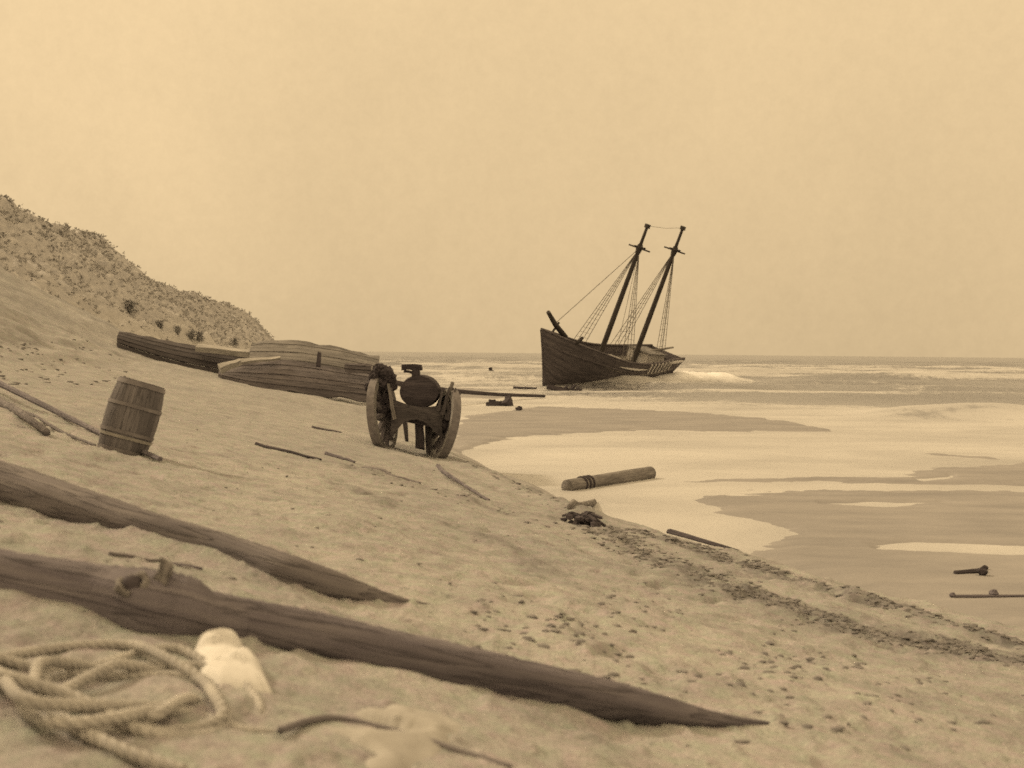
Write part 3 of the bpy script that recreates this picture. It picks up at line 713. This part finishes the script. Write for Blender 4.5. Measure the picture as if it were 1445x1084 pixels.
# ------------------------------------------------------------------ two-wheeled cart seen end-on, with a cask
g = ground(598, 640); YC = g.y; s_ = YC/F
base = Vector((g.x, g.y, g.z))
cr = empty('beach_cart', base, 'battered two-wheeled wooden cart seen end-on at the dune brow with outward leaning wheels', 'cart')
def cp(x_, y_, dy=0): return at_y(x_, y_, YC+dy)
def wheel(c, nrm, R_, seed):
    rn = random.Random(seed); n_ = Vector(nrm).normalized(); a_ = Vector((0, 0, 1)); a_ = (a_-n_*a_.dot(n_)).normalized(); b_ = n_.cross(a_)
    pt = lambda t, r, o=0: c+(a_*math.cos(t)+b_*math.sin(t))*r+n_*o
    NSEG = 40; w = .10; mb = MB()
    for r0, r1 in ((R_*.83, R_*.985),):
        A = [[pt(2*PI*i/NSEG, r, o) for i in range(NSEG+1)] for r, o in ((r0, -w), (r1, -w), (r1, w), (r0, w), (r0, -w))]
        mb.grid(A, uvs=[[(i*.15, k*.2) for i in range(NSEG+1)] for k in range(5)])
    rim = mb.build('wheel', 'grey_plank', cr, base)
    A = [[pt(2*PI*i/NSEG, R_*f, o) for i in range(NSEG+1)] for f, o in ((.98, -w*.9), (1.0, -w*.9), (1.0, w*.9), (.98, w*.9))]
    MB().grid(A, uvs=[[(i*.1, k*.1) for i in range(NSEG+1)] for k in range(4)]).build('tyre', 'iron', rim, base)
    for k in range(12):
        t = 2*PI*k/12+.1
        MB().bar(pt(t, R_*.1, .10), pt(t, R_*.89, 0), .12, .09, n_, .85, .006, 2, seed=seed+k).build('spoke', 'plank', rim, base)
    MB().tube([c-n_*.24, c-n_*.16, c-n_*.02, c+n_*.16, c+n_*.27], [.10, .15, .19, .15, .10], 16).build('hub', 'dark', rim, base)
RW = 56*s_
wl = cp(540, 584, .1); wr = cp(627, 600, -.15)
wheel(wl, (1, -.20, .10), RW, 1); wheel(wr, (1, .34, -.24), RW*.93, 40)
MB().bar(wl+Vector((.1, 0, .02)), wr+Vector((-.1, 0, .02)), .16, .2, (0, 0, 1), 1, .015, 4, seed=7).build('axle', 'dark', cr, base)
# body: an end board with its arched lower edge, bed, flaring sides
def slab(xs, lo_, hi_, dy, depth, name, mat, parent, base_, nv=5):
    A = [[cp(x_, l_+(h_-l_)*i/nv, dy+.03*math.sin(x_*1.7)) for x_, l_, h_ in zip(xs, lo_, hi_)] for i in range(nv+1)]
    return MB().grid(A, depth, uvs=[[(q_.x+i*.3, q_.z*1.0) for q_ in A[i]] for i in range(nv+1)]).build(name, mat, parent, base_)
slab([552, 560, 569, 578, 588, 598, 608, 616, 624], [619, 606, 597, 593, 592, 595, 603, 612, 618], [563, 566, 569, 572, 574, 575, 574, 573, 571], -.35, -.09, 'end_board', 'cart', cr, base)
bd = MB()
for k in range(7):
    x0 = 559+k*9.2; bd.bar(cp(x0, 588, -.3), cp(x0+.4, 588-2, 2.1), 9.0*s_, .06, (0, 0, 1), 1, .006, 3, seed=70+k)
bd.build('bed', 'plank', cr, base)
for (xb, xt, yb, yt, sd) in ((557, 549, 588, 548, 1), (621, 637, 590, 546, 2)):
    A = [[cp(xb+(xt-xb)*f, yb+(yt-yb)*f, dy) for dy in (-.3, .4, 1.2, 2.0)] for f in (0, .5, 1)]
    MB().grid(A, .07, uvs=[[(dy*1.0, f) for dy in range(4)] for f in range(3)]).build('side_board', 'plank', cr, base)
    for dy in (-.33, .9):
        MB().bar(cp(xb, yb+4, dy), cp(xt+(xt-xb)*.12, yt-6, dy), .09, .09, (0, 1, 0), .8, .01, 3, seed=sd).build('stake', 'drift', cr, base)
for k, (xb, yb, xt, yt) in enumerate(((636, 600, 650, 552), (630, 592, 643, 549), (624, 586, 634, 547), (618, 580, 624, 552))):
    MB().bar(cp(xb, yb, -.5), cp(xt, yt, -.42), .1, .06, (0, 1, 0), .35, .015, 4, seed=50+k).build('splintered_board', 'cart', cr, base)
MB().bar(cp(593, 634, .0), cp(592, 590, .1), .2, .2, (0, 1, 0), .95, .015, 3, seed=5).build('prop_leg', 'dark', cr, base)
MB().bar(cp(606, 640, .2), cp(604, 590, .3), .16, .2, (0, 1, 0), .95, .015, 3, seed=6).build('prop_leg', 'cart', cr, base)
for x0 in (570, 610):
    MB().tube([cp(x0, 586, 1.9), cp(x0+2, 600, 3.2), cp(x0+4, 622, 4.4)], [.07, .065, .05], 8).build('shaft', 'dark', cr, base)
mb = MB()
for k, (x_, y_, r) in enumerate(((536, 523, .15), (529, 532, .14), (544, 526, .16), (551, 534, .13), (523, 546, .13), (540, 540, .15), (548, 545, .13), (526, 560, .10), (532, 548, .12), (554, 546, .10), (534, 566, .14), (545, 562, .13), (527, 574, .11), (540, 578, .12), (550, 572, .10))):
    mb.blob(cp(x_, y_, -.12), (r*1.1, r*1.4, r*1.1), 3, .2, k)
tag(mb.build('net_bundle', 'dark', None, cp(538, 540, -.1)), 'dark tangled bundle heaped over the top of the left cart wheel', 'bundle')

kc = cp(591.5, 553, -.12); rx_ = 29*s_; rz_ = 24*s_; base = kc-Vector((0, 0, rz_))
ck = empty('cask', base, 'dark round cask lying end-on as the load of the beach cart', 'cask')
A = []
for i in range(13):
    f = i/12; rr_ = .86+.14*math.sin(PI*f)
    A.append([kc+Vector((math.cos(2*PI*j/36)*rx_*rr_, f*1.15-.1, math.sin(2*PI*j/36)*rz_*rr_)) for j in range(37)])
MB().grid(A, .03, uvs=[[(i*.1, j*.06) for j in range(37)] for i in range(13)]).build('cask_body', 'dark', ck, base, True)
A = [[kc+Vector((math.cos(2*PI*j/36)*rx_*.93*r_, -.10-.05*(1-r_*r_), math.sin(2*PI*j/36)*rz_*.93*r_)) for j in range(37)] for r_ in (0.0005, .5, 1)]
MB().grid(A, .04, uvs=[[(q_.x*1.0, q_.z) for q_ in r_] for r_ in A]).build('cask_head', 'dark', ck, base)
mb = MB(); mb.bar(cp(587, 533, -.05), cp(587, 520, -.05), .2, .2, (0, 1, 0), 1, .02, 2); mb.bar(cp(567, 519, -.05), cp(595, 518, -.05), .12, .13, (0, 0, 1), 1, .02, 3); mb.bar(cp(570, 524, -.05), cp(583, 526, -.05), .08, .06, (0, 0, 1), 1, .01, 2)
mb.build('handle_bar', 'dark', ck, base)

# ------------------------------------------------------------------ small flotsam on the far flat
def wreckage(name, label, parts, seed=0, mat='dark', Y=None):
    rn = random.Random(seed); g = ground(*parts[0][:2]); Yg = Y or g.y; b0 = Vector((g.x, Yg, h1(g.x, Yg)))
    mb = MB()
    for k, (x0, y0, x1, y1, th) in enumerate(parts):
        t = th*Yg/F; mb.bar(at_y(x0, y0, Yg+rn.uniform(-.3, .3)), at_y(x1, y1, Yg+rn.uniform(-.3, .3)), t, t*1.3, (0, .3, 1), rn.uniform(.7, 1), t*.1, 4, seed=seed+k)
    return tag(mb.build(name, mat, None, b0), label, 'wreckage')
wreckage('wreckage_timber', 'dark broken timber with a standing stub on the sand bar beside the beach cart', [(687, 574, 712, 570, 8), (690, 568, 700, 567, 6), (714, 573, 719, 562, 9), (712, 572, 722, 571, 7), (700, 577, 730, 577, 3), (719, 583, 719, 577, 3)], 3)
wreckage('wreckage_timber', 'little dark lump of timber right of the broken timber with a stub', [(729, 579, 735, 575, 5), (731, 577, 737, 576, 4)], 4)
wreckage('wreckage_timber', 'dark floating wreckage with an upright post in the wash behind the long spar', [(681, 531, 697, 527, 7), (693, 530, 692, 519, 4), (694, 530, 706, 530, 3)], 5)
wreckage('wreckage_timber', 'flat dark box-like wreckage in the wash left of the post wreckage', [(623, 526, 640, 526, 6), (624, 524, 638, 523.5, 4)], 6)
wreckage('wreckage_timber', 'tiny dark chip of timber between the two wreckages in the wash', [(664, 520, 673, 522, 4), (666, 519, 671, 520, 3)], 7)
wreckage('wreckage_timber', 'low dark tangle of timbers lying at the foot of the ship bow', [(786, 549, 812, 550, 3), (795, 551, 800, 545, 3), (803, 552, 812, 543, 3), (808, 552, 822, 551, 4), (814, 552, 816, 546, 3), (772, 546, 800, 551, 5)], 8, Y=99)

# ------------------------------------------------------------------ schooner aground
L = 17.6; BM = 2.75; NS_, NV = 34, 12
def rail(s): return 4.05+1.75*max(0, (s-.42)/.58)**1.9+.55*max(0, (.4-s)/.4)**1.6
def keel(s): return .0+1.0*max(0, (s-.9)/.1)**2.2+.15*max(0, (.12-s)/.12)**2
def half(s):
    if s > .55: return BM*max(0.0, 1-((s-.55)/.45)**3.6)+.04
    return BM*(.70+.30*math.sin(min(1, s/.5)*PI/2))
def hull_pt(s, v, side):
    x_ = -L/2+L*s; kz = keel(s); rz_ = rail(s); full = .30+.75*abs(s-.5)**1.6*2.2
    y_ = half(s)*(v**full)*(1+.0*v); z_ = kz+(rz_-kz)*v
    x_ += 2.5*max(0, (s-.74)/.26)**1.3*v**1.15                  # stem rake
    x_ -= .9*max(0, (.1-s)/.1)*v**2                        # counter stern
    return Vector((x_, side*y_, z_))
YS = 112.0
th = math.radians(52); pitch = math.radians(1.6); heel = math.radians(19)
fx = Vector((-math.cos(th)*math.cos(pitch), -math.sin(th)*math.cos(pitch), math.sin(pitch)))
up0 = (Vector((0, 0, 1))-fx*fx.z).normalized(); pt = up0.cross(fx)      # port = z cross x
lean = Vector((math.sin(th), -math.cos(th), 0)); sg = 1 if pt.dot(lean) > 0 else -1
zz = (up0*math.cos(heel)+pt*sg*math.sin(heel)).normalized(); yy_ = zz.cross(fx)
bow = at_y(768, 547, YS-6)
org = bow-fx*(L/2*.97)-zz*.7
ship = empty('schooner', org, 'dark two-masted sailing ship aground in the shallows, leaning with bare masts', 'ship')
ship.rotation_euler = Matrix((fx, yy_, zz)).transposed().to_euler()
def swp(p): return org+fx*p[0]+yy_*p[1]+zz*p[2]
A = []
for side, rng in ((1, range(NV, -1, -1)), (-1, range(1, NV+1))):
    for j in rng: A.append([hull_pt(i/NS_, j/NV, side) for i in range(NS_+1)])
uvs = [[(i/NS_*L, j*.9) for i in range(NS_+1)] for j in range(len(A))]
mb = MB(); mb.grid(A, .14, uvs=uvs)
tr = [hull_pt(0, j/NV, 1) for j in range(NV, -1, -1)]+[hull_pt(0, j/NV, -1) for j in range(1, NV+1)]
mb.add(tr, [tuple(range(len(tr)))], [[(p.y, p.z) for p in tr]])
hull = mb.build('hull', 'hull', ship)
# flip check is not needed: the shell is a closed slab
def dz(s): return rail(s)-.95
D = [[Vector((-L/2+L*s, f*(half(s)-.1), dz(s)+.12*(1-f*f))) for f in np.linspace(-1, 1, 11)] for s in np.linspace(.02, .96, 30)]
MB().grid(D, .1, uvs=[[(p.x, p.y) for p in r] for r in D]).build('deck', 'deck', ship)
for side in (1, -1):
    MB().tube([hull_pt(s, 1, side)+Vector((0, 0, .05)) for s in np.linspace(0, 1, 40)], .13, 8, squash=.7).build('rail', 'hull', ship)
    MB().tube([hull_pt(s, .80, side)+Vector((0, side*.14, 0)) for s in np.linspace(.02, .97, 40)], .10, 6).build('wale', 'hull', ship)
near = 1 if yy_.y < 0 else -1
MB().tube([hull_pt(s, .88-.05*(s-.45), near)+Vector((0, near*.19, 0)) for s in np.linspace(.36, .64, 14)], [.03+.08*math.sin(PI*i/13) for i in range(14)], 6).build('pale_streak', 'white', hull)  # pale streak along the near side, above the wale
for k, s in enumerate(np.linspace(.10, .34, 7)):
    p = hull_pt(s, 1.0, near)+Vector((0, near*.2, .05)); q_ = hull_pt(s, .78, near)+Vector((0, near*.2, 0))
    MB().bar(p, q_, .15, .12, (1, 0, 0)).build('stanchion', 'white', ship)
MB().tube([hull_pt(s, .97, near)+Vector((0, near*.2, 0)) for s in np.linspace(.01, .13, 6)], [.05, .12, .16, .14, .09, .03], 6).build('pale_streak', 'white', hull)
# deck furniture
def box(mb, c, sx, sy, sz): return mb.bar(Vector(c)+Vector((-sx/2, 0, 0)), Vector(c)+Vector((sx/2, 0, 0)), sy, sz)
hz = dz(.16); box(MB(), (-L/2+L*.16, 0, hz+.6), 3.0, 2.2, 1.2).build('cabin', 'white', ship)
box(MB(), (-L/2+L*.16, 0, hz+1.26), 3.3, 2.5, .1).build('cabin_roof', 'grey_plank', ship)
box(MB(), (-L/2+L*.48, 0, dz(.48)+.4), 1.8, 1.6, .55).build('hatch', 'pale', ship)
mb = MB(); mb.tube([Vector((-L/2+L*.84, -1.1, dz(.84)+.6)), Vector((-L/2+L*.84, 1.1, dz(.84)+.6))], .22, 10); mb.build('windlass', 'hull', ship)
hp = hull_pt(1, 1, 1); hp.y = 0
MB().tube([hp+Vector((-3.6, 0, -.5)), hp+Vector((-1.6, 0, .55)), hp+Vector((-.1, 0, 1.55))], [.24, .22, .17], 12).build('bowsprit_stub', 'mast', ship)
MB().bar(hull_pt(.9, 1, near)+Vector((0, 0, -.1)), hull_pt(.9, 1, near)+Vector((.2, near*.6, .75)), .2, .2, (1, 0, 0)).build('cathead', 'mast', ship)
MB().bar(hull_pt(.84, 1, -near)+Vector((0, 0, -.1)), hull_pt(.84, 1, -near)+Vector((-.6, 0, 1.0)), .14, .14, (1, 0, 0)).build('cathead', 'mast', ship)
r0 = hull_pt(0, 1, 1); MB().bar(Vector((-L/2-.35, 0, .2)), Vector((-L/2-.6, 0, rail(0)-.6)), .14, .9, (1, 0, 0)).build('rudder', 'hull', ship)
RAKE = .09
tops = []
for nm, s, Hm in (('foremast', .60, 13.0), ('mainmast', .27, 13.6)):
    b = Vector((-L/2+L*s, 0, dz(s)-.2)); d = Vector((-RAKE, 0, 1)).normalized(); pts = [b+d*Hm*f for f in (0, .3, .6, .83, .9, 1)]
    m_ = MB().tube(pts, [.25, .24, .21, .18, .14, .13], 12).build(nm, 'mast', ship)
    hd = b+d*Hm*.84; tops.append((b, hd, b+d*Hm))
    mb = MB(); mb.bar(hd+Vector((0, -1.15, 0)), hd+Vector((0, 1.15, 0)), .12, .13); mb.bar(hd+Vector((-.55, .25, .1)), hd+Vector((.55, .25, .1)), .12, .12); mb.bar(hd+Vector((-.55, -.25, .1)), hd+Vector((.55, -.25, .1)), .12, .12)
    mb.build('crosstree', 'mast', m_)
    MB().bar(b+d*Hm*.985, b+d*Hm*1.012, .38, .38, (1, 0, 0)).build('mast_cap', 'mast', m_)
    MB().tube([hd-d*.5, hd, hd+d*.35], [.22, .30, .22], 12).build('hounds', 'mast', m_)
    for side in (1, -1):
        mb = MB(); ft = []
        for k in (-1.0, -.35, .3, .95):
            e_ = hull_pt(s+k/L-.02, 1, side); mb.tube([hd, e_], .028, 5); ft.append(e_)
        for r_ in range(1, 14):
            f = r_/15; pts = [hd.lerp(e_, 1-f*.75) for e_ in ft]
            mb.tube([pts[0], pts[-1]], .012, 4)
        mb.build('shrouds', 'rig', ship)
fb, fh, ft_ = tops[0]; mb_, mh, mt = tops[1]
MB().tube([fh, hp+Vector((-1.5, 0, .6))], .028, 5).build('forestay', 'rig', ship)
MB().tube([ft_, ft_.lerp(mt, .5)-Vector((0, 0, .12)), mt], .016, 5).build('spring_stay', 'rig', ship)
MB().tube([fh, fb.lerp(mb_, .45)+Vector((0, 0, .8))], .02, 5).build('halyard', 'rig', ship)
MB().tube([mh, Vector((-L/2+.4, 0, rail(0)+.1))], .018, 5).build('backstay', 'rig', ship)
MB().tube([mb_+Vector((-.3, 0, 1.3)), Vector((-L/2-1.6, 0, rail(0)+.5))], [.14, .09], 10).build('boom', 'deck', ship)
print('SHIP bow', proj(swp(hull_pt(1, 1, 1)))[:2], 'stern', proj(swp(hull_pt(0, 1, near)))[:2], proj(swp(hull_pt(0, 1, -near)))[:2], 'foreb', proj(swp(tops[0][0]+Vector((0,0,1))))[:2], 'foret', proj(swp(tops[0][2]))[:2], 'mainb', proj(swp(tops[1][0]+Vector((0,0,1))))[:2], 'maint', proj(swp(tops[1][2]))[:2])

# ------------------------------------------------------------------ wrack: seaweed and clods, uncountable
mb = MB(); rn = random.Random(21)
def clump(p, r, seed, arms=True):
    p = Vector(p); p.z = h1(p.x, p.y, True)
    mb.blob(p+Vector((0, 0, r*.10)), (r*rn.uniform(.7, 1.4), r*rn.uniform(.6, 1.2), r*rn.uniform(.25, .5)), 1, .35, seed)
    for _ in range(rn.randint(1, 3) if arms else 0):
        a = rn.uniform(0, 6.28); l = r*rn.uniform(1, 2.4); q_ = p+Vector((math.cos(a)*l, math.sin(a)*l, 0)); q_.z = h1(q_.x, q_.y, True)
        mb.bar(p+Vector((0, 0, r*.2)), q_+Vector((0, 0, r*.12)), r*.25, r*.12, seg=2, bow=r*.2, jit=r*.05, seed=seed)
def band(pts, wpx, n, rpx):
    xs = [p[0] for p in pts]; ys = [p[1] for p in pts]; G_ = [ground(*p) for p in pts]
    for k in range(n):
        x_ = rn.uniform(xs[0], xs[-1]); y_ = float(np.interp(x_, xs, ys))
        f = np.interp(x_, xs, range(len(xs))); i = min(int(f), len(xs)-2); g_ = G_[i].lerp(G_[i+1], f-i)
        w = np.interp(x_, [xs[0], xs[-1]], wpx)
        q_ = g_+Vector((rn.gauss(0, .2), rn.gauss(0, 1)*w*g_.y*g_.y/(F*2.6)*.85, 0))
        clump(q_, rn.uniform(.5, 1.5)*rpx*g_.y/F*rn.uniform(.5, 1.2), k, k % 3 == 0)
band([(830, 738), (945, 764), (1040, 793), (1130, 823), (1250, 859), (1350, 884), (1480, 918)], (7, 9), 1300, 4.2)
band([(850, 752), (960, 800), (1050, 840), (1130, 868), (1230, 897), (1330, 918), (1480, 946)], (9, 14), 1900, 3.6)
band([(640, 650), (720, 685), (800, 716), (830, 735)], (4, 7), 60, 3.0)
band([(480, 650), (560, 680), (640, 700), (760, 740), (860, 770)], (10, 14), 70, 3.0)
for k in range(700):
    x_ = rn.uniform(640, 1460); y_ = rn.triangular(800, 1070, 880)
    if y_ < 735+.29*(x_-830)+30 or float(fbm(x_*.016, y_*.03, 401, 3)) < .5: continue
    clump(ground(x_, y_), rn.uniform(.008, .026), 1000+k, False)
for k in range(160):
    x_ = rn.uniform(-20, 800); y_ = rn.uniform(560, 830)
    if abs(y_-(690+.29*x_)) < 40: continue
    clump(ground(x_, y_), rn.uniform(.008, .022), 2000+k, False)
for k in range(110):
    x_ = rn.uniform(-20, 200); y_ = rn.uniform(480, 545); clump(ground(x_, y_), rn.uniform(.04, .09), 4000+k, False)
sw = mb.build('seaweed_wrack', 'weed'); sw['kind'] = 'stuff'; sw['label'] = 'dried seaweed and dark clods scattered in lines over the sand'
mb = MB(); p = ground(822, 742)
for k in range(26): mb.blob(p+Vector((rn.gauss(0, .10), rn.gauss(0, .12), rn.uniform(.0, .14))), (.06, .06, .045), 1, .4, k)
for k in range(8):
    a = rn.uniform(0, 6.28); mb.bar(p+Vector((0, 0, .1)), p+Vector((math.cos(a)*.3, math.sin(a)*.3, rn.uniform(0, .2))), .05, .03, seg=2, bow=.05, seed=k)
tag(mb.build('seaweed_clump', 'dark', None, p), 'dark bunched clump of seaweed on the dune brow below the beach log', 'seaweed')

# ------------------------------------------------------------------ the ground: one sheet of beach and sea bed
rows = np.concatenate([np.geomspace(1.2, 6.0, 40)[:-1], np.geomspace(6.0, 60, 620)[:-1], np.geomspace(60, 12000, 260)])-4
tc = cols(520, 60, .50, 1.6)
T, YY = np.meshgrid(tc, rows); XX = T*(YY+4)
Z = height(XX.ravel(), YY.ravel(), True); Z = np.where(YY.ravel() > 900, np.minimum(Z, -.9), Z)
u_ = toe(YY.ravel())-XX.ravel()
xr, yr = XX.ravel(), YY.ravel()
drift = np.zeros(len(xr))
for bi in range(len(BANDS)): drift = np.maximum(drift, band_w(xr, yr, bi)*(.55+.6*fbm(xr*1.2, yr*.8, 131+bi, 3)))
drift = np.clip(drift + sstep(11, 14, u_)*sstep(20, 40, yr)*.35*sstep(.45, .65, fbm(xr*.35, yr*.15, 151, 4)), 0, 1)*.9
damp = sstep(.9, -.1, u_ + (fbm(XX.ravel()*.7, YY.ravel()*.3, 101, 3)-.5)*1.0)
beach = np_mesh('beach', np.stack([XX.ravel(), YY.ravel(), Z], 1), len(rows), len(tc), 'sand', {'damp': damp, 'drift': drift}); beach['kind'] = 'structure'

# ------------------------------------------------------------------ light
EL, AZ = math.radians(38), math.radians(-62)              # hazy sun, ahead of the camera on its left
d = Vector((math.sin(AZ)*math.cos(EL), math.cos(AZ)*math.cos(EL), math.sin(EL)))
sun = bpy.data.lights.new('sun', 'SUN'); sun.energy = 2.3; sun.angle = math.radians(6); sun.color = (1, .78, .50)
so = bpy.data.objects.new('sun', sun); COL.objects.link(so); so.rotation_euler = (-d).to_track_quat('-Z', 'Y').to_euler(); so.location = (-40, 30, 60)
w = bpy.data.worlds.new('World'); S.world = w; w.use_nodes = True; nt = w.node_tree
for n in list(nt.nodes): nt.nodes.remove(n)
g = G(nt); o = g.n('ShaderNodeOutputWorld'); bg = g.n('ShaderNodeBackground'); g.l(bg.outputs[0], o.inputs[0])
sky = g.n('ShaderNodeTexSky', sky_type='NISHITA'); sky.sun_disc = False; sky.sun_elevation = EL; sky.sun_rotation = AZ; sky.dust_density = 4
bw = g.n('ShaderNodeRGBToBW'); g.l(sky.outputs[0], bw.inputs[0])
lum = g.math('ADD', g.math('MULTIPLY', g.math('MINIMUM', bw.outputs[0], 12.0), .12), 6.9)     # the clear sky shines only faintly through the overcast
tcn = g.n('ShaderNodeTexCoord'); v = tcn.outputs['Generated']
cl = g.noise(v, 3.0, 8, .6, .3); fi = g.noise(v, 90, 6, .85)
lum = g.math('MULTIPLY', lum, g.math('ADD', .86, g.math('MULTIPLY', cl, .28)))
lum = g.math('MULTIPLY', lum, g.math('ADD', .90, g.math('MULTIPLY', fi, .20)))
sx = g.n('ShaderNodeSeparateXYZ'); g.l(v, sx.inputs[0])
lum = g.math('MULTIPLY', lum, g.math('ADD', .97, g.math('MULTIPLY', g.math('MAXIMUM', sx.outputs[2], 0), .75)))
tint = g.n('ShaderNodeCombineColor'); 
for i, k in enumerate((1.0, .737, .414)): g.l(g.math('MULTIPLY', lum, k), tint.inputs[i])
g.l(tint.outputs[0], bg.inputs[0]); bg.inputs[1].default_value = .097
S.view_settings.view_transform = 'Standard'; S.view_settings.look = 'None'; S.view_settings.exposure = 0; S.view_settings.gamma = 1
S.render.engine = 'CYCLES'; S.cycles.pixel_filter_type = 'BLACKMAN_HARRIS'; S.cycles.filter_width = 1.7
try: S.cycles.use_denoising = False; S.cycles.use_adaptive_sampling = True; S.cycles.adaptive_threshold = .08; S.cycles.adaptive_min_samples = 24
except Exception: pass
